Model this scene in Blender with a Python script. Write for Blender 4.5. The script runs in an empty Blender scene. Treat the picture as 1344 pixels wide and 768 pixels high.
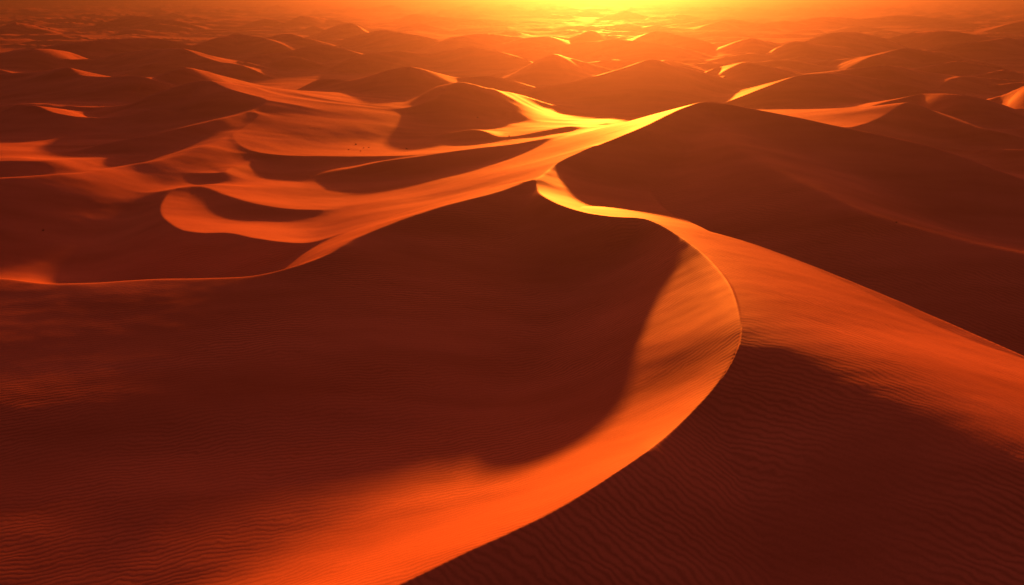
import bpy, math
import numpy as np
from concurrent.futures import ThreadPoolExecutor

# ------------------------------------------------------------------ camera model
H = 100.0                      # camera height over the valley floor (m)
PITCH = math.radians(20.4)     # looking down
F = 28.0 / 36.0 * 1344.0       # focal length in photo pixels
CX, CY = 672.0, 384.0
QUALITY = 1.0                  # grid density

def ground_ray(px, py):
    """horizontal direction (x per unit y-distance) and fall per unit distance of the sight line"""
    u = (px - CX) / F
    v = (CY - py) / F
    c, s = math.cos(PITCH), math.sin(PITCH)
    dx, dy, dz = u, c + v * s, -s + v * c
    return dx / dy, dz / dy

def at(px, py, z):
    gx, gz = ground_ray(px, py)
    t = (z - H) / gz
    return gx * t, t, z

# ------------------------------------------------------------------ noise
def _hash(ix, iy, seed):
    h = (ix.astype(np.int64) * 374761393 + iy.astype(np.int64) * 668265263 + seed * 1442695041) & 0x7FFFFFFF
    h = ((h ^ (h >> 13)) * 1274126177) & 0x7FFFFFFF
    return h ^ (h >> 16)

def noise(x, y, seed=0):
    x0 = np.floor(x); y0 = np.floor(y)
    fx = x - x0; fy = y - y0
    u = fx * fx * fx * (fx * (fx * 6 - 15) + 10); w = fy * fy * fy * (fy * (fy * 6 - 15) + 10)
    def g(ox, oy):
        a = (_hash(x0 + ox, y0 + oy, seed) % 4096) * (2 * math.pi / 4096)
        return np.cos(a) * (fx - ox) + np.sin(a) * (fy - oy)
    a = g(0, 0) * (1 - u) + g(1, 0) * u
    b = g(0, 1) * (1 - u) + g(1, 1) * u
    return (a * (1 - w) + b * w) * 1.5

def sstep(a, b, x):
    t = np.clip((x - a) / (b - a), 0, 1)
    return t * t * (3 - 2 * t)

# ------------------------------------------------------------------ crest lines
# near / middle dunes: crest points (photo px, photo py, height m)
# A = slope and foot height on the side facing the camera, B = on the side away from it
DUNES = []
def dune(key, pts, A, B, rho=0.4, label=None, n=2.0, sink=(.1, .1)):
    """crest points run from the left to the right of the photo. A: slope and foot height of the face towards
    the camera (right hand when walking along the crest), B: of the face beyond; lists are spread along the crest."""
    w = np.array([at(*p) for p in pts], float)
    DUNES.append(dict(key=key, w=w, A=A, B=B, rho=rho, label=label, n=n, sink=sink, soft=1.0))

def far(key, pts, top, A=(.36, -3), B=(.22, -3), bend=0.0, label=None, rho=.5):
    """a farther dune: photo points of its crest, height of its highest point; bend pushes its ends away"""
    i = min(range(len(pts)), key=lambda k: pts[k][1])
    _, d0, _ = at(pts[i][0], pts[i][1], top)
    x0 = pts[i][0]; half = max(abs(p[0] - x0) for p in pts)
    w = []
    ph_ = (pts[0][0] * .37 + pts[i][1]) % 6.28
    for p in pts:
        e = (p[0] - x0) / half
        d = d0 * (1 + .034 * (math.sin(3.2 * e + ph_) - math.sin(ph_)) + (bend * abs(e) if not isinstance(bend, tuple) else (bend[0] * max(-e, 0) + bend[1] * max(e, 0))))
        gx, gz = ground_ray(p[0], p[1])
        w.append((gx * d, d, H + gz * d))
    w = np.array(w)
    # let both tips run out into the sand
    def tip(a, b):
        v = a - b; v = v / max(np.linalg.norm(v[:2]), 1e-6)
        drop = max(a[2], 2) + 3
        return np.array([a[0] + v[0] * drop / .33, a[1] + v[1] * drop / .33 + drop * .8, -3.5])
    w = np.vstack([tip(w[0], w[1]), w, tip(w[-1], w[-2])])
    DUNES.append(dict(key=key, w=w, A=A, B=B, rho=rho, label=label, n=2.0, sink=(.09, .09), soft=.35))


# --- the great dune and its neighbours
GREAT = [(703,240,31),(707,252,31),(722,263,31),(760,277,31),(800,284,31.1),(850,289,31.2),(900,315,31),
               (940,350,31),(962,382,30.6),(972,425,29.6),(966,462,28.7),(945,500,27.8),(905,545,26.8),(850,592,25.8),
               (780,640,24.8),(700,684,23.8),(610,725,22.8),(520,768,21.8),(430,812,20.8),(330,865,19.5),(200,930,18),(40,1000,16)]
dune('great', GREAT,
     A=[(.50,3),(.55,3),(.55,3),(.48,4),(.32,7),(.19,8),(.11,8),(.07,8),(.07,8)],
     B=[(.22,21),(.20,20),(.26,5),(.35,-5),(.34,-5),(.32,-5),(.30,-3),(.28,0),(.28,0)], rho=.25,
     label='largest dune, its sharp crest winding in an S down the middle of the view')
dune('great', [(770,281,30),(830,296,30.6),(900,340,31.6),(960,390,32.2),(1020,434,32.2),(1100,472,31.4),(1200,526,30.1),(1344,604,27.6),(1500,690,23.5)],
     A=(.50,-8), B=(.29,-22), rho=27.0)
BRINK = [(840,286),(880,292.5),(920,302),(1000,325),(1100,364),(1200,405),(1344,469),(1500,545),(1650,620)]
dune('peak', [(690,241,30.9),(703,238,31),(735,214,32.5),(780,194,35.8),(830,173,40.1),(880,149,44.5),(905,138,47),(925,133,48),(960,137,47),
              (1000,145,45),(1100,165,40),(1200,187,34),(1260,205,29),(1344,235,21),(1420,262,12),(1480,280,2)],
     A=[(.30,16),(.34,12),(.36,8),(.36,6),(.36,2),(.34,0)],
     B=[(.36,-3),(.30,-3),(.25,-3),(.5,-3),(.5,-3),(.5,-3)], rho=.5,
     label='tall pointed dune with a yellow lit shoulder, behind the S-shaped crest')
dune('peak', [(930,146,40),(960,188,37),(1050,240,31),(1150,284,25.5),(1250,312,21.5),(1344,332,18.5),(1450,350,15),(1600,365,8)],
     A=(.27,-22), B=(.2,2), rho=5.0)
dune('rim', [(-260,360,10),(-120,360,14),(0,366,16),(60,373,16.8),(120,372,17.4),(200,367,18.2),(270,366,19),(330,363,20.3),
             (380,352,21.9),(430,335,23.8),(470,312.5,25.3),(500,300,26.4),(540,283.5,27.9),(590,268,29.2),(640,255,30.2),(670,246.5,30.7),(703,238,31),(735,213.5,32.5),(780,194,35.8)],
     A=[(.105,-24),(.105,-24),(.105,-20),(.14,-6),(.28,4),(.36,4),(.42,3)],
     B=[(.52,-3),(.52,-3),(.50,-3),(.42,-3),(.30,-3),(.27,-3),(.28,-3)], rho=.8, sink=(.05, .09),
     label='long low dune whose curved rim climbs from the left edge to the tall pointed dune')
# --- the lit crescents left of the middle
dune('crescent', [(275,243,13),(245,248,12.8),(224,255,12.8),(214,266,13),(211,277,13.3),(220,290,13.4),(238,302,13.4),(262,306,13.4),
                  (300,306,13.5),(335,313,13.6),(370,318,13.8),(405,319,14),(440,312,15),(480,300,16.5),(520,285,18),(560,274,19)],
     A=(.42,-3), B=[(.12,4),(.12,4),(.10,5),(.12,6),(.10,10)], rho=.5,
     label='crescent dune whose bright lobed slip face curls above a dark hollow')
dune('crescent', [(150,266,5),(180,261,8.5),(205,257,10.5),(232,251,12.5)], A=(.42,-3), B=(.22,-2), rho=.6)
dune('crescent_upper', [(215,241,8),(240,234,10),(268,229,12),(290,227,13.2),(302,221,13),(330,214,11)],
     A=(.40,3), B=(.10,7), rho=.5, label='small hooked dune crest directly behind the lobed crescent')
dune('crescent_upper', [(224,253,12.5),(262,246,13.5),(300,258,13.3),(330,267,12.8),(370,273,12.2),(420,276,11.5)],
     A=(.25,6), B=(.14,6), rho=.7)
dune('serpent', [(-60,150,8),(0,139,12),(40,136,14),(80,140,14.5),(130,141,16),(172,136,21),(200,124,28),(240,112,34),(268,106,37),
                 (300,118,33),(348,131,27),(344,139,25),(331,147,22.5),(339,154,20.5),(322,168,18),(307,179,16.5),(311,190,15),
                 (330,199,14),(360,204,13.3),(430,206,12.6),(520,206,12.3),(570,203,12),(610,201,11.5),(645,195,11)],
     A=[(.30,2),(.34,2),(.40,2),(.42,2),(.40,2),(.42,2),(.40,2),(.36,2),(.30,2)],
     B=[(.10,4),(.10,4),(.12,8),(.12,8),(.11,10),(.08,6),(.07,5),(.07,4),(.08,3)], rho=.7,
     label='serpentine dune whose crest winds from a dark peak down to a wide glowing orange face')
dune('serpent_arm', [(70,214,7),(130,190,14),(180,180,18),(230,170,21),(280,158,23),(326,148.5,22.8)], A=(.36,2), B=(.20,1), rho=.8,
     label='straight dark arm running from the serpentine crest down to the left')
# --- low swells at the left
dune('left_lump', [(-120,218,14),(-40,214,17.5),(0,212,18.5),(50,212,18),(100,210,15),(150,208,12),(220,206,9)],
     A=(.26,-2), B=(.045,7), rho=1.0, label='low orange lit mound at the left edge above dark hollows')
dune('left_swell', [(-150,238,21),(0,233,21),(60,230,20),(110,226,18.6),(160,219,16.6),(200,212,17),(240,202,17.3),(280,188,17.5),(305,176,17)],
     A=(.20,-22), B=(.24,-3), rho=2.0, label='thin straight crest running down to the left from the serpentine dune')
dune('left_swell', [(-120,272,8),(0,264,10),(70,256,11),(140,246,11),(200,236,10)],
     A=(.22,-6), B=(.03,6), rho=3)
# --- faint swells across the near slope
dune('near_swell', [(-200,470,7.5),(-100,445,9),(0,426,11),(100,418,12.3),(200,408,14.4),(300,399,16.4),(360,390,16.5)], A=(.20,2), B=(.06,6), rho=7)
# --- dunes of the middle distance
dune('low_band', [(455,222,12),(500,212,15),(560,204,18),(620,196,20),(680,189,22),(740,179,24),(800,167,22),(840,160,16)],
     A=(.30,-4), B=(.22,-3), rho=1.2, label='low reddish dune streak leading up to the yellow lit shoulder')
dune('low_crest', [(560,180,8),(600,173,13),(630,172,14),(655,181,11),(700,176,12),(745,168,14),(800,165,10)], A=(.32,-3), B=(.10,1), rho=.9,
     label='low wavy dune crest in the lit valley behind the tall pointed dune')
far('far_main', [(640,128),(690,118),(740,110),(790,98),(830,86),(857,77),(880,85),(920,94),(970,108),(1030,120)], 40, A=(.38,-3), bend=-.03,
    label='broad pointed dune glowing red under the sun')
far('twin', [(390,118),(420,103),(460,106),(500,96),(538,87),(570,95),(600,102),(640,99),(676,107)], 36,
    label='dark wide dune with twin shoulders left of the sun glow')
dune('spur_mid', [(445,155,6),(480,152,9),(530,144,15),(570,130,23),(603,108,33),(640,116,27),(690,127,16),(730,140,6)],
     A=(.36,0), B=(.14,4), rho=.8, label='pointed dune with a long pale spur running down to the left')
far('hook', [(325,76),(380,68),(422,57),(440,62),(468,69),(490,80),(530,87)], 33, label='dune with a notched crest and bright right tail')
far('hook_tail', [(470,72),(520,67),(560,71),(590,66),(617,61),(650,68),(680,74)], 32)
far('sun_left', [(655,102),(672,98),(700,82),(725,71),(745,76),(800,92)], 33, label='cone-shaped orange dune just below the sun')
far('sun_wide', [(700,66),(735,60),(770,55),(810,52),(850,56),(880,60),(940,76)], 34, label='wide amber dune behind the broad pointed dune')
far('right_lit', [(1085,172),(1120,166),(1142,160),(1165,150),(1180,140),(1191,134),(1210,140),(1240,154),(1280,168),(1325,177)], 30,
    A=(.40,-2), B=(.10,0), bend=(-.10,.02), label='dark pointed dune with a bright yellow flank right of the tall dune')
far('right_round', [(1150,138),(1175,131),(1210,123),(1262,124),(1300,131)], 26, label='rounded dark dune behind the yellow-flanked dune')
far('right_edge', [(1285,138),(1310,128),(1344,113),(1390,100),(1440,112),(1500,128)], 36, label='dark dune cut off by the right edge')
far('right_low', [(1230,156),(1262,150),(1300,147),(1344,143),(1420,150)], 15, label='low dune bank near the right edge')
far('right_low_near', [(1290,176),(1330,172),(1380,166),(1440,174)], 14)
far('right_low_last', [(1245,200),(1290,196),(1344,197),(1420,204)], 9)
far('mid_right', [(1010,112),(1060,97),(1110,98),(1150,103),(1205,114)], 31, label='long flat-topped dune beyond the tall pointed one')
far('mid_right_low', [(1055,98),(1120,90),(1165,86),(1200,92),(1270,104)], 30)
far('cone_right', [(1140,76),(1170,68),(1190,63),(1220,68),(1260,78),(1300,84)], 33)
far('slope_right', [(990,80),(1020,62),(1045,53),(1072,58),(1120,66),(1165,76)], 36)
far('ridge_right', [(1140,58),(1165,51),(1200,42),(1240,40),(1290,47),(1320,52)], 38)
far('ridge_right_low', [(1225,64),(1290,54),(1350,50),(1420,58)], 34)
far('left_dark', [(70,84),(100,79),(130,78),(160,70),(200,66),(240,65),(262,74),(290,83),(318,86)], 32, bend=(.02,-.06), label='long dark dune with a bright tail on its right')
far('left_peak', [(135,108),(170,105),(195,107),(220,95),(243,88),(282,97)], 33, label='dark peak rising above the long sinuous rim')
far('left_flank', [(-60,104),(0,97),(50,95),(92,88),(98,97),(130,101),(190,101)], 32, bend=(.02,-.05), label='dark dune with an orange right flank near the left edge')
far('left_far', [(-40,76),(0,70),(45,64),(90,68),(120,80)], 32)
far('left_low', [(10,142),(25,137),(45,139),(70,148),(100,153),(140,156)], 22, label='low red dune in front of the long rim at left')
far('left_low_dark', [(130,158),(160,150),(195,145),(220,146),(245,153),(290,156)], 20, bend=(.02,-.05))
far('far_a', [(55,62),(95,57),(140,52),(200,50),(240,57)], 34)
far('far_b', [(330,58),(372,44),(400,50),(440,60)], 35)
far('far_c', [(385,54),(415,45),(445,32),(465,31),(478,42),(505,50)], 38)
far('far_d', [(455,50),(495,41),(520,43),(560,50),(590,58)], 37)
far('far_e', [(925,96),(945,88),(980,82),(1012,88),(1050,96)], 30)
far('far_f', [(945,62),(985,51),(1015,57),(1050,66)], 33)
far('far_g', [(810,62),(835,52),(860,41),(892,47),(930,56)], 38)
far('far_h', [(100,44),(130,32),(150,27),(165,21),(192,23),(235,28),(265,36)], 40)
far('far_i', [(-30,46),(0,38),(20,28),(50,36),(80,44)], 38)
far('far_j', [(350,36),(380,28),(395,21),(430,25),(470,32)], 38)
far('far_k', [(500,32),(520,27),(540,18),(570,22),(620,26),(650,32)], 38)
far('far_l', [(750,38),(775,28),(800,21),(820,14),(842,20),(875,28),(900,34)], 42)
far('far_m', [(1020,36),(1050,27),(1080,22),(1120,25),(1150,24),(1185,20),(1230,24),(1280,33)], 38)
far('far_n', [(650,60),(690,50),(720,48),(750,55)], 34)
far('far_o', [(920,36),(945,28),(962,25),(990,31),(1020,38)], 36)
far('far_p', [(740,54),(760,46),(775,40),(792,46),(820,54)], 40)
far('far_q', [(255,60),(285,50),(310,45),(345,50),(370,58)], 36)
far('far_r', [(560,60),(600,48),(640,44),(680,50),(710,58)], 37)
far('far_s', [(1290,42),(1330,30),(1370,26),(1410,34)], 36)
far('far_t', [(1060,54),(1090,44),(1125,42),(1160,50)], 38)

N_TRACED = len(DUNES)
# --- small dunes scattered between and beyond the traced ones
rng = np.random.default_rng(11)
for k in range(420):
    ang = rng.uniform(-44, 44); lr = rng.uniform(math.log(1000), math.log(16000)); r = math.exp(lr)
    x0, y0 = r * math.sin(math.radians(ang)), r * math.cos(math.radians(ang))
    h = rng.uniform(9, 24) * (1 + .5 * (r > 2500)) * (1 + .5 * (r > 5000)); L = h * rng.uniform(3.5, 7)
    rot = rng.normal(0, .35); bow = rng.uniform(-.25, .5)
    t = np.linspace(-1, 1, 9)
    px = t * L; pz = h * (1 - np.abs(t) ** 1.25) * (1 + .12 * np.sin(5 * t + rng.uniform(0, 6))) - 3
    py = -bow * L * t * t + .08 * L * np.sin(3 * t + rng.uniform(0, 6))
    w = np.stack([x0 + px * math.cos(rot) - py * math.sin(rot), y0 + px * math.sin(rot) + py * math.cos(rot), pz], 1)
    DUNES.append(dict(key='_scatter', w=w, A=(.34, -4), B=(.2, -4), rho=.5, label=None, n=2.0, sink=(.09, .09), soft=.4))

# ------------------------------------------------------------------ the height field
def smooth_curve(w, step, soft=1.0):
    """Catmull-Rom through the crest points, sampled about every `step` metres"""
    P = np.vstack([2 * w[0] - w[1], w, 2 * w[-1] - w[-2]])
    out, par = [], []
    for i in range(len(w) - 1):
        p0, p1, p2, p3 = P[i], P[i + 1], P[i + 2], P[i + 3]
        d = np.linalg.norm((p2 - p1)[:2])
        m = max(2, int(d / step))
        a, b, c = (max(np.linalg.norm((q - p)[:2]), 1e-3) ** .5 for p, q in ((p0, p1), (p1, p2), (p2, p3)))
        t0, t1, t2, t3 = 0, a, a + b, a + b + c
        t = (t1 + (t2 - t1) * np.arange(m) / m)[:, None]
        A1 = (t1 - t) / (t1 - t0) * p0 + (t - t0) / (t1 - t0) * p1
        A2 = (t2 - t) / (t2 - t1) * p1 + (t - t1) / (t2 - t1) * p2
        A3 = (t3 - t) / (t3 - t2) * p2 + (t - t2) / (t3 - t2) * p3
        B1 = (t2 - t) / (t2 - t0) * A1 + (t - t0) / (t2 - t0) * A2
        B2 = (t3 - t) / (t3 - t1) * A2 + (t - t1) / (t3 - t1) * A3
        cr = (t2 - t) / (t2 - t1) * B1 + (t - t1) / (t2 - t1) * B2
        out.append(cr * soft + (1 - soft) * (p1 + (p2 - p1) * (t - t1) / (t2 - t1)))
        par.append((i + np.arange(m) / m) / (len(w) - 1))
    out.append(w[-1:]); par.append([1.0])
    return np.vstack(out), np.concatenate(par)

def side_params(S, par, z):
    L = [S] if isinstance(S, tuple) else S
    x = np.linspace(0, 1, len(L)) if len(L) > 1 else np.array([0.])
    s = np.interp(par, x, [q[0] for q in L]); f = np.interp(par, x, [q[1] for q in L])
    return s, np.maximum(z - f, .6)

def dune_height(D, X, Y, dist):
    w = D['w']
    mid = w.mean(0)
    dcam = np.hypot(w[:, 0], w[:, 1]).min()
    C, par = smooth_curve(w, max(1.0, dcam * .006), D['soft'])
    sA, aA = side_params(D['A'], par, C[:, 2]); sB, aB = side_params(D['B'], par, C[:, 2])
    T = np.gradient(C[:, :2], axis=0); T /= np.linalg.norm(T, axis=1)[:, None] + 1e-9
    Nn = np.stack([-T[:, 1], T[:, 0]], 1)                    # left hand
    Px, Py = (C[:, 0] - mid[0]).astype(np.float32), (C[:, 1] - mid[1]).astype(np.float32)
    tab = np.stack([C[:, 2], sA, aA, sB, aB, np.ones(len(C))], 1).astype(np.float32)
    q = (X - mid[0]).astype(np.float32); p = (Y - mid[1]).astype(np.float32)
    out = np.empty(len(X)); side = np.empty(len(X))
    M = len(C)
    def work(sl):
        a, b = q[sl][:, None], p[sl][:, None]
        dx = a - Px[None]; dy = b - Py[None]
        d = np.sqrt(dx * dx + dy * dy)
        j = d.argmin(1); r = np.arange(len(j)); dm = d[r, j]
        # exact distance to the two neighbouring segments
        de = dm.astype(np.float64).copy(); sg = np.zeros(len(j))
        for o in (-1, 0):
            k = np.clip(j + o, 0, M - 2)
            ex, ey = Px[k + 1] - Px[k], Py[k + 1] - Py[k]
            ax, ay = q[sl] - Px[k], p[sl] - Py[k]
            t = np.clip((ax * ex + ay * ey) / (ex * ex + ey * ey + 1e-9), 0, 1)
            cx, cy = ax - t * ex, ay - t * ey
            dd = np.hypot(cx, cy)
            de = np.minimum(de, dd)
        sig = .16 * dm + .8 * max(1.0, dcam * .006)
        W = np.exp(-(d - dm[:, None]) / sig[:, None])
        avg = W @ tab; avg /= avg[:, 5:6]
        dav = (W * d).sum(1) / W.sum(1)
        sn = (dx * Nn[None, :, 0].astype(np.float32) + dy * Nn[None, :, 1].astype(np.float32)) / (d + 1e-3)
        sv = (W * sn).sum(1) / W.sum(1)
        bl = sstep(2.0, 6.0, de / max(1.0, dcam * .006))
        dd = de + bl * .8 * np.maximum(dav - de - .8 * max(1.0, dcam * .006), 0)
        dr = np.sqrt(dd * dd + D['rho'] ** 2) - D['rho']
        c = np.clip(.5 + .9 * sv, 0, 1); c = c * c * (3 - 2 * c)    # 1 = B side
        nn = D['n']
        uA = dr * avg[:, 1] / avg[:, 2]; uB = dr * avg[:, 3] / avg[:, 4]
        dropA = avg[:, 2] * uA / (1 + uA ** nn) ** (1 / nn); dropB = avg[:, 4] * uB / (1 + uB ** nn) ** (1 / nn)
        d0A = 1.5 * avg[:, 2] / avg[:, 1]; d0B = 1.5 * avg[:, 4] / avg[:, 3]
        dropA = dropA + D['sink'][0] * (np.hypot(dr - d0A, .4 * d0A) + dr - d0A - .07703 * d0A)    # beyond its foot the slope keeps sinking under the plain
        dropB = dropB + D['sink'][1] * (np.hypot(dr - d0B, .4 * d0B) + dr - d0B - .07703 * d0B)
        out[sl] = avg[:, 0] - (dropA * (1 - c) + dropB * c)
        side[sl] = c
    step = max(256, int(6e5 / M))
    list(POOL.map(work, [slice(i, min(i + step, len(X))) for i in range(0, len(X), step)]))
    return out, side

POOL = ThreadPoolExecutor(4)
phi = np.radians(np.arange(-47, 47 + 1e-6, .075 / QUALITY))
rows = [58.0]
while rows[-1] < 60000:
    r = rows[-1]
    dv = np.interp(math.log(r), [math.log(60), math.log(300), math.log(1000), math.log(4000), math.log(12000)], [.0024, .0028, .004, .009, .03]) / QUALITY
    rows.append(r * (1 + dv))
rr = np.array(rows)
R, PH = np.meshgrid(rr, phi, indexing='ij')
X, Y = (R * np.sin(PH)).ravel(), (R * np.cos(PH)).ravel()
RR = R.ravel()
nr, nc = R.shape
print('grid', nr, nc, nr * nc)

# let grid points lie exactly on the main crests so that their edges stay clean
snapped = np.zeros(len(X), bool)
def snap(D):
    C, _p = smooth_curve(D['w'], .3, D['soft'])
    r_ = np.hypot(C[:, 0], C[:, 1]); a_ = np.arctan2(C[:, 0], C[:, 1])
    gi = np.interp(np.log(r_), np.log(rr), np.arange(nr)); gj = (a_ - phi[0]) / (phi[1] - phi[0])
    for p in range(len(gi) - 1):
        i0, i1, j0, j1 = gi[p], gi[p + 1], gj[p], gj[p + 1]
        if min(i0, i1, j0, j1) < 2 or max(i0, i1) > nr - 3 or max(j0, j1) > nc - 3:
            continue
        if abs(i1 - i0) >= abs(j1 - j0):
            ks = range(math.ceil(min(i0, i1)), math.floor(max(i0, i1)) + 1)
            hits = [(q, j0 + (j1 - j0) * (q - i0) / (i1 - i0)) for q in ks if i1 != i0]
            hits = [(q, round(j), q, j) for q, j in hits]
        else:
            ks = range(math.ceil(min(j0, j1)), math.floor(max(j0, j1)) + 1)
            hits = [(i0 + (i1 - i0) * (q - j0) / (j1 - j0), q) for q in ks]
            hits = [(round(i), q, i, q) for i, q in hits]
        for vi, vj, fi, fj in hits:
            v = vi * nc + vj
            if snapped[v]:
                continue
            snapped[v] = True
            r = math.exp(np.interp(fi, np.arange(nr), LR)); a = phi[0] + fj * (phi[1] - phi[0])
            X[v], Y[v] = r * math.sin(a), r * math.cos(a)
LR = np.log(rr)


k = np.clip(1.2 * RR / 350, .6, 2.2)
# the S-shaped crest is the edge where the slip face cuts into the rounded back of the great dune
_dense, _par = smooth_curve(np.array(GREAT, float), 9.0)
S_PX = _dense[:, :2]; z0 = _dense[:, 2]; zs = z0.copy(); _t = _par * (len(GREAT) - 1)
for _ in range(8):
    w = np.array([at(p[0], p[1], z) for p, z in zip(S_PX, zs)])
    zm, _c = dune_height(DUNES[1], w[:, 0], w[:, 1], None)
    f = np.interp(_t, [2.5, 5, 9, 13], [0, 1, 1, 0])
    zs = .5 * zs + .5 * (z0 * (1 - f) + (zm + .04) * f)
print('S crest', np.round(zs[::6], 1))
DUNES[0]['w'] = np.array([at(p[0], p[1], z) for p, z in zip(S_PX, zs)])
# the far brink, where the back of the great dune breaks off into the next valley
zb = np.full(len(BRINK), 24.0)
for _ in range(12):
    w = np.array([at(p[0], p[1], z) for p, z in zip(BRINK, zb)])
    zb = .5 * zb + .5 * np.maximum(dune_height(DUNES[1], w[:, 0], w[:, 1], None)[0], dune_height(DUNES[0], w[:, 0], w[:, 1], None)[0])
BR = dict(key='great', w=np.array([at(p[0], p[1], z) for p, z in zip(BRINK, zb)]), A=(.1, 0), B=[(.25, -8), (.45, -8), (.55, -8), (.55, -8)], rho=.9, label=None, n=2.0, sink=(.1, .1), soft=1.0)
print('brink', np.round(zb, 1))
for D in DUNES[:N_TRACED]:
    if D['rho'] < .95:
        snap(D)
base = (noise(X / 170, Y / 120, 1) * 2.2 + noise(X / 60 + 7, Y / 45, 2) * .9) * sstep(0, 500, RR)
def ridged(wx, wy, seed):
    qx = X / wx + .45 * noise(X / (wx * 1.6), Y / (wy * 1.6), seed + 1); qy = Y / wy + .6 * noise(X / (wx * 1.3), Y / (wy * 1.3), seed + 2)
    return np.clip(1 - 1.9 * np.abs(noise(qx, qy, seed)), 0, 1) ** 1.15
base += 20 * ridged(300, 150, 31) * sstep(1000, 1900, RR) * (1 - .35 * sstep(5000, 9000, RR)) * (.55 + .6 * noise(X / 800, Y / 600, 36))
base += 42 * ridged(900, 420, 41) * sstep(2800, 5200, RR) * (.6 + .6 * noise(X / 2500, Y / 1600, 46))
base -= 4 * sstep(1000, 2500, RR)
acc = np.exp(np.clip(base / k, -40, 60)); best = base.copy(); ident = np.full(len(X), -1)
gside = np.zeros(len(X)); keys = []
for i, D in enumerate(DUNES):
    if D['key'] not in keys:
        keys.append(D['key'])
    w = D['w']; top = w[:, 2].max() + 4
    reach = 420.0 if i < 2 else min(260.0, top / .12 + 20) if i < N_TRACED else top / .12 + 10
    x0, x1, y0, y1 = w[:, 0].min() - reach, w[:, 0].max() + reach, w[:, 1].min() - reach, w[:, 1].max() + reach
    idx = np.nonzero((X > x0) & (X < x1) & (Y > y0) & (Y < y1))[0]
    if len(idx) == 0:
        continue
    z, c = dune_height(D, X[idx], Y[idx], RR[idx])
    if D['key'] == 'rim':
        cR = np.zeros(len(X)); cR[idx] = c
    if D['key'] == 'near_swell':
        z = z - 60 * sstep(.3, .8, cR[idx])            # swells of the near slope end below its rim
    if i == 0:
        zS = np.full(len(X), -99.0); cS = np.ones(len(X)); zS[idx] = z; cS[idx] = c
        gside[idx] = c
        continue
    if i == 1:
        zB, cB = dune_height(BR, X[idx], Y[idx], None)
        z = np.where(cS[idx] < .5, np.where(zS[idx] > -90, zS[idx], z), np.maximum(z, zS[idx]))
        z = np.where(cB > .5, np.minimum(z, zB + 45 * (1 - sstep(BR['w'][0, 0] + 2, BR['w'][0, 0] + 22, X[idx]))), z)
    # let the foot fade out towards the edge of the reach
    m = np.minimum.reduce([X[idx] - x0, x1 - X[idx], Y[idx] - y0, y1 - Y[idx]])
    z = z - 30 * (1 - sstep(0, reach * .5, m))
    acc[idx] += np.exp(np.clip(z / k[idx], -40, 100))
    win = z > best[idx]
    best[idx] = np.maximum(best[idx], z)
    ident[idx[win]] = keys.index(D['key'])
Z = k * np.log(acc)
# the near left flank leans down towards the camera
_w = DUNES[0]['w'][DUNES[0]['w'][:, 1] < 175]
_o = np.argsort(_w[:, 1])
xc = np.interp(Y, _w[_o, 1], _w[_o, 0])
lean = np.clip(165 - Y, 0, None)
Z -= .175 * lean * lean / (lean + 20) * sstep(-5, 66, xc - X)
# broad soft undulation of the sand
Z += (noise(X / 26 + .25 * Y / 26, Y / 17, 8) * .13 + noise(X / 55, Y / 34, 9) * .32) * (1 - .6 * gside * (1 - sstep(215, 260, RR)) + .4 * sstep(250, 350, RR)) * sstep(60, 140, RR) * (1 - sstep(700, 1500, RR))

Z += (noise(X / 9 + .3 * Y / 9, Y / 5.5, 13) * .05 + noise(X / 4, Y / 3, 14) * .010) * (1 - sstep(450, 800, RR))
# small linked crests riding on the dunes of the middle distance and beyond
Z += .9 * ridged(80, 38, 51) * sstep(400, 560, RR) * (1 - sstep(1100, 1600, RR)) * np.clip(.5 + noise(X / 160, Y / 120, 56), 0, 1)
Z += 3.2 * ridged(170, 85, 61) * sstep(850, 1500, RR) * np.clip(.5 + noise(X / 500, Y / 300, 66), 0, 1)
rip_amt = (1 - sstep(200, 420, RR)) * np.clip(.62 + .8 * noise(X / 34, Y / 26, 23), .15, 1)
print('terrain built', len(DUNES))
# ------------------------------------------------------------------ scene
scene = bpy.context.scene
COL = scene.collection

def nodes_of(mat):
    mat.use_nodes = True
    nt = mat.node_tree; nt.nodes.clear()
    return nt, nt.nodes.new, nt.links.new

sand = bpy.data.materials.new('red_sand')
nt, N, Lk = nodes_of(sand)
out = N('ShaderNodeOutputMaterial'); bs = N('ShaderNodeBsdfPrincipled'); Lk(bs.outputs[0], out.inputs[0])
bs.inputs['Roughness'].default_value = .6
bs.inputs['Specular IOR Level'].default_value = .03
geo = N('ShaderNodeNewGeometry')
mp = N('ShaderNodeMapping'); mp.inputs['Scale'].default_value = (.012, .05, .05); mp.inputs['Rotation'].default_value = (0, 0, .35); Lk(geo.outputs['Position'], mp.inputs[0])
n1 = N('ShaderNodeTexNoise'); n1.inputs['Scale'].default_value = 1.0; n1.inputs['Detail'].default_value = 6; Lk(mp.outputs[0], n1.inputs['Vector'])
ramp = N('ShaderNodeValToRGB'); Lk(n1.outputs[0], ramp.inputs[0])
ramp.color_ramp.elements[0].position = .3; ramp.color_ramp.elements[0].color = (.45, .152, .058, 1)
ramp.color_ramp.elements[1].position = .7; ramp.color_ramp.elements[1].color = (.65, .245, .104, 1)
n2 = N('ShaderNodeTexNoise'); n2.inputs['Scale'].default_value = 2.5; n2.inputs['Detail'].default_value = 8; n2.inputs['Roughness'].default_value = .7; Lk(geo.outputs['Position'], n2.inputs['Vector'])
hs = N('ShaderNodeHueSaturation'); HS = hs; Lk(ramp.outputs[0], hs.inputs['Color'])
mr = N('ShaderNodeMapRange'); mr.inputs['To Min'].default_value = .80; mr.inputs['To Max'].default_value = 1.20; Lk(n2.outputs[0], mr.inputs[0])
Lk(hs.outputs[0], bs.inputs['Base Color'])
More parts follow.
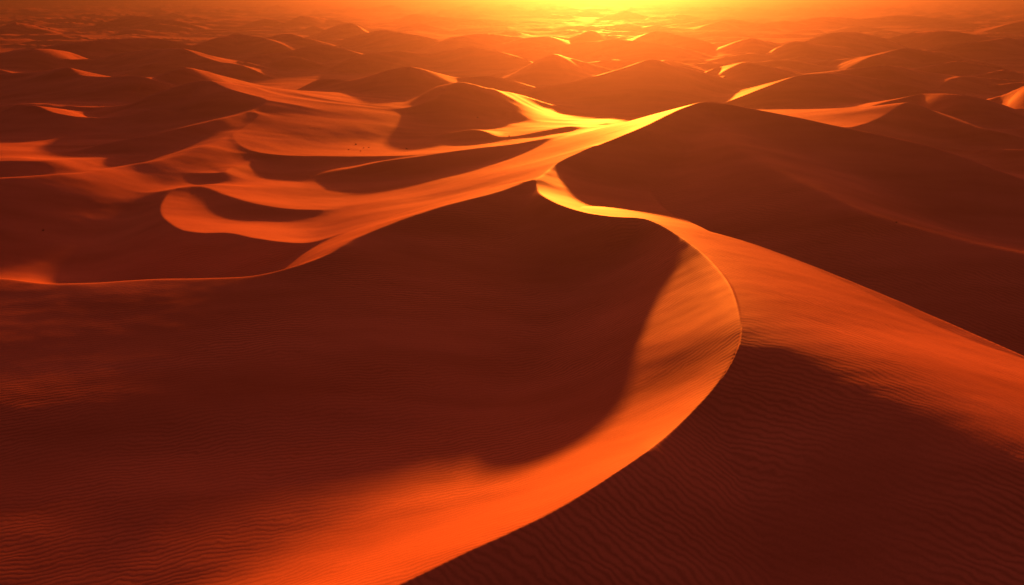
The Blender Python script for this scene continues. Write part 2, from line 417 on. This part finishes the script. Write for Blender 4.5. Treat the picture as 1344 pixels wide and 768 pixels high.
# wind ripples: bands of crests, warped so that they wander, fork and join
def mth(op, a, b=None, c=None):
    n = N('ShaderNodeMath'); n.operation = op
    for q, v in enumerate((a, b, c)):
        if v is None: continue
        if isinstance(v, (int, float)): n.inputs[q].default_value = v
        else: Lk(v, n.inputs[q])
    return n.outputs[0]
def warp(scale, seed):
    m = N('ShaderNodeMapping'); m.inputs['Location'].default_value = (seed, seed * .7, 0); Lk(geo.outputs['Position'], m.inputs[0])
    n = N('ShaderNodeTexNoise'); n.inputs['Scale'].default_value = scale; n.inputs['Detail'].default_value = 3; Lk(m.outputs[0], n.inputs['Vector'])
    return n.outputs[0]
def ripple(dx, dy, wl, seed):
    sx = N('ShaderNodeVectorMath'); sx.operation = 'DOT_PRODUCT'; Lk(geo.outputs['Position'], sx.inputs[0]); sx.inputs[1].default_value = (dx, dy, 0)
    ph = mth('MULTIPLY', sx.outputs['Value'], 2 * math.pi / wl)
    ph = mth('MULTIPLY_ADD', warp(.09, seed), 26.0, ph)
    ph = mth('MULTIPLY_ADD', warp(.45, seed + 31), 7.0, ph)
    sn = mth('SINE', ph)
    return mth('MULTIPLY_ADD', mth('MULTIPLY', sn, sn), -.3, sn)
at1 = N('ShaderNodeAttribute'); at1.attribute_name = 'ripple'
at2 = N('ShaderNodeAttribute'); at2.attribute_name = 'right_side'
mixr = N('ShaderNodeMix'); Lk(at2.outputs['Fac'], mixr.inputs[0])
Lk(ripple(-.2, .98, 1.2, 3.0), mixr.inputs[2]); Lk(ripple(.62, .78, 1.45, 11.0), mixr.inputs[3])
hgt = mth('MULTIPLY', mixr.outputs[0], at1.outputs['Fac'])
Lk(mth('MULTIPLY_ADD', hgt, .15, mr.outputs[0]), HS.inputs['Value'])   # ripple shading put into the colour, troughs darker, as bump shows little in shadow
b0 = N('ShaderNodeBump'); b0.inputs['Strength'].default_value = 1.0; b0.inputs['Distance'].default_value = .010; Lk(hgt, b0.inputs['Height'])
bp = N('ShaderNodeBump'); bp.inputs['Strength'].default_value = .2; bp.inputs['Distance'].default_value = .1
Lk(n2.outputs[0], bp.inputs['Height']); Lk(b0.outputs[0], bp.inputs['Normal']); Lk(bp.outputs[0], bs.inputs['Normal'])

def grid_object(name, faces, label=None, category=None, group=None):
    used, inv = np.unique(faces.ravel(), return_inverse=True)
    co = np.stack([X[used], Y[used], Z[used]], 1)
    org = co.mean(0); org[2] = co[:, 2].min()
    me = bpy.data.meshes.new(name)
    me.vertices.add(len(used)); me.vertices.foreach_set('co', (co - org).astype(np.float32).ravel())
    nf = len(faces)
    me.loops.add(nf * 3); me.loops.foreach_set('vertex_index', inv.astype(np.int32).ravel())
    me.polygons.add(nf); me.polygons.foreach_set('loop_start', (np.arange(nf) * 3).astype(np.int32))
    me.update(calc_edges=True)
    me.polygons.foreach_set('use_smooth', np.ones(nf, bool))
    for nm, arr in (('ripple', rip_amt), ('right_side', gside)):
        at_ = me.attributes.new(nm, 'FLOAT', 'POINT'); at_.data.foreach_set('value', arr[used].astype(np.float32))
    me.materials.append(sand)
    o = bpy.data.objects.new(name, me); o.location = org
    COL.objects.link(o)
    o['kind'] = 'structure'
    if not label: print('no label', name)
    if label: o['label'] = label
    if category: o['category'] = category
    if group: o['group'] = group
    return o

LABELS = {
    'hook_tail': 'wide dune with a lit left end right of the notched dune',
    'right_low_near': 'thin low dune bank under the long bank at the right edge',
    'right_low_last': 'lowest faint dune bank at the right edge, beside the tall pointed dune',
    'mid_right_low': 'flat dune just behind the long flat-topped dune on the right',
    'cone_right': 'cone-shaped hazy dune between two long ridges on the right',
    'slope_right': 'hazy dune with a long slope down to the right, behind the flat-topped one',
    'ridge_right': 'long hazy ridge dune above the cone-shaped dune on the right',
    'ridge_right_low': 'hazy dune running off the right edge below the horizon',
    'left_far': 'dark rounded dune at the left edge above the orange-flanked dune',
    'left_low_dark': 'small dark dune with a lit tip under the serpentine peak',
    'low_crest': 'low wavy dune crest in the lit valley behind the tall pointed dune',
    'far_a': 'long flat far dune above the dark dune with a bright tail',
    'far_b': 'far dune with a low blunt top above the notched dune',
    'far_c': 'flat-topped far dune left of the sun glow',
    'far_d': 'far double-topped dune right below the flat-topped far dune',
    'far_e': 'small hazy dune right of the broad pointed dune',
    'far_f': 'hazy dune behind the small one right of the broad pointed dune',
    'far_g': 'amber dune straight above the broad pointed dune, second row',
    'far_h': 'wide faint dune near the horizon at upper left',
    'far_i': 'faint far dune at the upper left corner',
    'far_j': 'faint far dune near the horizon between left edge and sun glow',
    'far_k': 'faint orange dune near the horizon at the left rim of the glow',
    'far_l': 'peaked golden dune right under the brightest part of the glow',
    'far_m': 'long many-topped faint dune near the horizon on the right',
    'far_n': 'small amber dune left of the wide amber dune',
    'far_o': 'faint orange dune near the horizon at the right rim of the glow',
    'far_p': 'golden cone dune just left below the peaked golden dune',
    'far_q': 'far dune between the long flat one and the blunt-topped one',
    'far_r': 'orange dune below the left rim of the glow, left of the small amber dune',
    'far_s': 'faint far dune at the upper right corner',
    'far_t': 'hazy dune between the many-topped faint dune and the sloping one',
}
ii, jj = np.meshgrid(np.arange(nr - 1), np.arange(nc - 1), indexing='ij')
v00 = (ii * nc + jj).ravel()
a_, b_, c_, d_ = v00, v00 + 1, v00 + nc + 1, v00 + nc
flip = (snapped[b_] & snapped[d_]) & ~(snapped[a_] & snapped[c_])
FACES = np.concatenate([np.where(flip[:, None], np.stack([a_, b_, d_], 1), np.stack([a_, b_, c_], 1)),
                        np.where(flip[:, None], np.stack([b_, c_, d_], 1), np.stack([a_, c_, d_], 1))])
idk = ident.copy()
if '_scatter' in keys:
    idk[idk == keys.index('_scatter')] = -1
fid = idk[FACES[:, 0]]
for kk in range(-1, len(keys)):
    sel = FACES[fid == kk]
    if len(sel) < 12:
        continue
    if kk < 0:
        o = grid_object('desert_ground', sel, 'open orange sand plain with low swells between the dunes')
    else:
        o = grid_object('sand_dune', sel, next((D['label'] for D in DUNES if D['key'] == keys[kk] and D['label']), LABELS.get(keys[kk])), 'dune', 'sand dunes of the desert')

# --- the few dark dry shrubs out on the sand
def find(px, py):
    c_, s_ = math.cos(PITCH), math.sin(PITCH)
    fw = Y * c_ - (Z - H) * s_; up = Y * s_ + (Z - H) * c_
    e = (CX + F * X / fw - px) ** 2 + (CY - F * up / fw - py) ** 2
    c = np.nonzero(e < max(e.min() * 1.01, 4))[0]
    q = c[RR[c].argmin()]
    return X[q], Y[q], Z[q]
twig = bpy.data.materials.new('dry_twigs'); nt, N, Lk = nodes_of(twig)
o1 = N('ShaderNodeOutputMaterial'); b1 = N('ShaderNodeBsdfPrincipled'); Lk(b1.outputs[0], o1.inputs[0])
tn = N('ShaderNodeTexNoise'); tn.inputs['Scale'].default_value = 9; tr = N('ShaderNodeValToRGB'); Lk(tn.outputs[0], tr.inputs[0])
tr.color_ramp.elements[0].color = (.075, .035, .018, 1); tr.color_ramp.elements[1].color = (.16, .08, .04, 1)
Lk(tr.outputs[0], b1.inputs['Base Color']); b1.inputs['Roughness'].default_value = .9
def shrub(px, py, h, seed, label):
    import random
    rd = random.Random(seed); v, f = [], []
    def blade(p, d, L, wd):
        d = np.array(d) / np.linalg.norm(d); p = np.array(p)
        s1 = np.cross(d, (0.3, .2, 1)); s1 /= np.linalg.norm(s1); s2 = np.cross(d, s1)
        n = len(v)
        for t, w_ in ((0, 1), (.55, .7)):
            for a in (0, 2.09, 4.19):
                v.append(tuple(p + d * L * t + (s1 * math.cos(a) + s2 * math.sin(a)) * wd * w_ + np.array((0, 0, -.12 * L * t * t))))
        v.append(tuple(p + d * L + np.array((0, 0, -.12 * L))))
        for a in range(3):
            b = (a + 1) % 3
            f.append((n + a, n + b, n + 3 + b, n + 3 + a)); f.append((n + 3 + a, n + 3 + b, n + 6))
    for _ in range(46):
        a = rd.uniform(0, 6.28); e = rd.uniform(.25, 1.4); L = h * rd.uniform(.6, 1.15)
        d = (math.cos(a) * math.cos(e), math.sin(a) * math.cos(e), math.sin(e))
        blade((0, 0, -.05), d, L, .035 * h)
        for _k in range(4):
            t = rd.uniform(.35, .9); a2 = a + rd.uniform(-1, 1); e2 = rd.uniform(.1, 1.3)
            blade((d[0] * L * t, d[1] * L * t, d[2] * L * t - .12 * L * t * t), (math.cos(a2) * math.cos(e2), math.sin(a2) * math.cos(e2), math.sin(e2)), L * .4, .04 * h)
    me = bpy.data.meshes.new('desert_shrub'); me.from_pydata(v, [], f); me.update(); me.materials.append(twig)
    o = bpy.data.objects.new('desert_shrub', me); COL.objects.link(o); o.location = find(px, py)
    o['label'] = label; o['category'] = 'shrub'; o['group'] = 'dry shrubs on the open sand'
for q in [(467, 188, 0.70, 1, 'topmost dark shrub of the small cluster on the serpentine dune'),
          (478, 193, 0.55, 2, 'middle shrub of the small cluster on the serpentine dune'),
          (484, 192, 0.61, 3, 'rightmost shrub of the small cluster on the serpentine dune'),
          (458, 195, 0.51, 4, 'leftmost shrub of the small cluster on the serpentine dune'),
          (474, 197, 0.51, 5, 'lowest shrub of the small cluster on the serpentine dune'),
          (533, 194, 0.79, 6, 'lone dark shrub right of the cluster on the serpentine dune'),
          (628, 154, 0.89, 7, 'lone shrub below the pointed dune with the pale spur'),
          (669, 177, 0.65, 8, 'small lone shrub on the lit valley sand left of the tall pointed dune'),
          (1178, 291, 0.46, 9, 'small lone shrub on the dark face of the tall pointed dune'),
          (58, 302, 0.55, 10, 'small lone shrub in the dark hollow near the left edge')]:
    shrub(*q)

cam_d = bpy.data.cameras.new('camera'); cam_d.sensor_width = 36; cam_d.lens = 28; cam_d.clip_end = 200000; cam_d.clip_start = .5
cam = bpy.data.objects.new('camera', cam_d); COL.objects.link(cam)
cam.location = (0, 0, H); cam.rotation_euler = (math.pi / 2 - PITCH, 0, 0); scene.camera = cam

SUN_EL, SUN_AZ = math.radians(7.1), math.radians(6.2)      # azimuth to the right of straight ahead (+y)
sd = bpy.data.lights.new('sun', 'SUN'); sd.energy = 5; sd.angle = math.radians(1.5); sd.color = (1, .195, .017)
so = bpy.data.objects.new('sun', sd); COL.objects.link(so)
so.rotation_euler = (math.pi / 2 - SUN_EL, 0, math.pi - SUN_AZ)

wd = bpy.data.worlds.new('World'); scene.world = wd; wd.use_nodes = True
nt = wd.node_tree; nt.nodes.clear()
sky = nt.nodes.new('ShaderNodeTexSky'); sky.sky_type = 'NISHITA'; sky.sun_disc = False
sky.sun_elevation = SUN_EL; sky.sun_rotation = SUN_AZ; sky.dust_density = 6; sky.air_density = 2.0; sky.ozone_density = 0.5
tint = nt.nodes.new('ShaderNodeMix'); tint.data_type = 'RGBA'; tint.blend_type = 'MULTIPLY'; tint.inputs[0].default_value = 1
tint.inputs[7].default_value = (1, .27, .42, 1)
bg = nt.nodes.new('ShaderNodeBackground'); bg.inputs[1].default_value = .034
wo = nt.nodes.new('ShaderNodeOutputWorld')
nt.links.new(sky.outputs[0], tint.inputs[6]); nt.links.new(tint.outputs[2], bg.inputs[0]); nt.links.new(bg.outputs[0], wo.inputs[0])

# dusty air
def haze_box(x0, x1, y0, y1, z0, z1, density, color, g):
    import itertools
    v = [(x, y, z) for x in (x0, x1) for y in (y0, y1) for z in (z0, z1)]
    f = [(0, 1, 3, 2), (4, 6, 7, 5), (0, 4, 5, 1), (2, 3, 7, 6), (0, 2, 6, 4), (1, 5, 7, 3)]
    me = bpy.data.meshes.new('haze'); me.from_pydata(v, [], f); me.update()
    m = bpy.data.materials.new('dusty_air'); nt, N, Lk = nodes_of(m)
    o_ = N('ShaderNodeOutputMaterial'); pv = N('ShaderNodeVolumePrincipled')
    pv.inputs['Color'].default_value = color; pv.inputs['Density'].default_value = density; pv.inputs['Anisotropy'].default_value = g
    Lk(pv.outputs[0], o_.inputs['Volume']); me.materials.append(m)
    o = bpy.data.objects.new('haze', me); COL.objects.link(o); o['kind'] = 'stuff'; o['label'] = 'warm dusty haze over the far dunes'
zmin, zmax = float(Z.min()), max(H, float(Z.max()))
haze_box(-62000, 62000, -3000, 62000, zmin - 1.0, zmax + 15, 3.0e-4, (.145, .13, .17, 1), .86)

scene.view_settings.view_transform = 'Standard'; scene.view_settings.look = 'None'; scene.view_settings.gamma = 1
scene.view_settings.exposure = 1.6
scene.view_settings.use_curve_mapping = False
scene.render.engine = 'CYCLES'
scene.cycles.use_denoising = True
scene.cycles.volume_bounces = 1
scene.cycles.max_bounces = 4
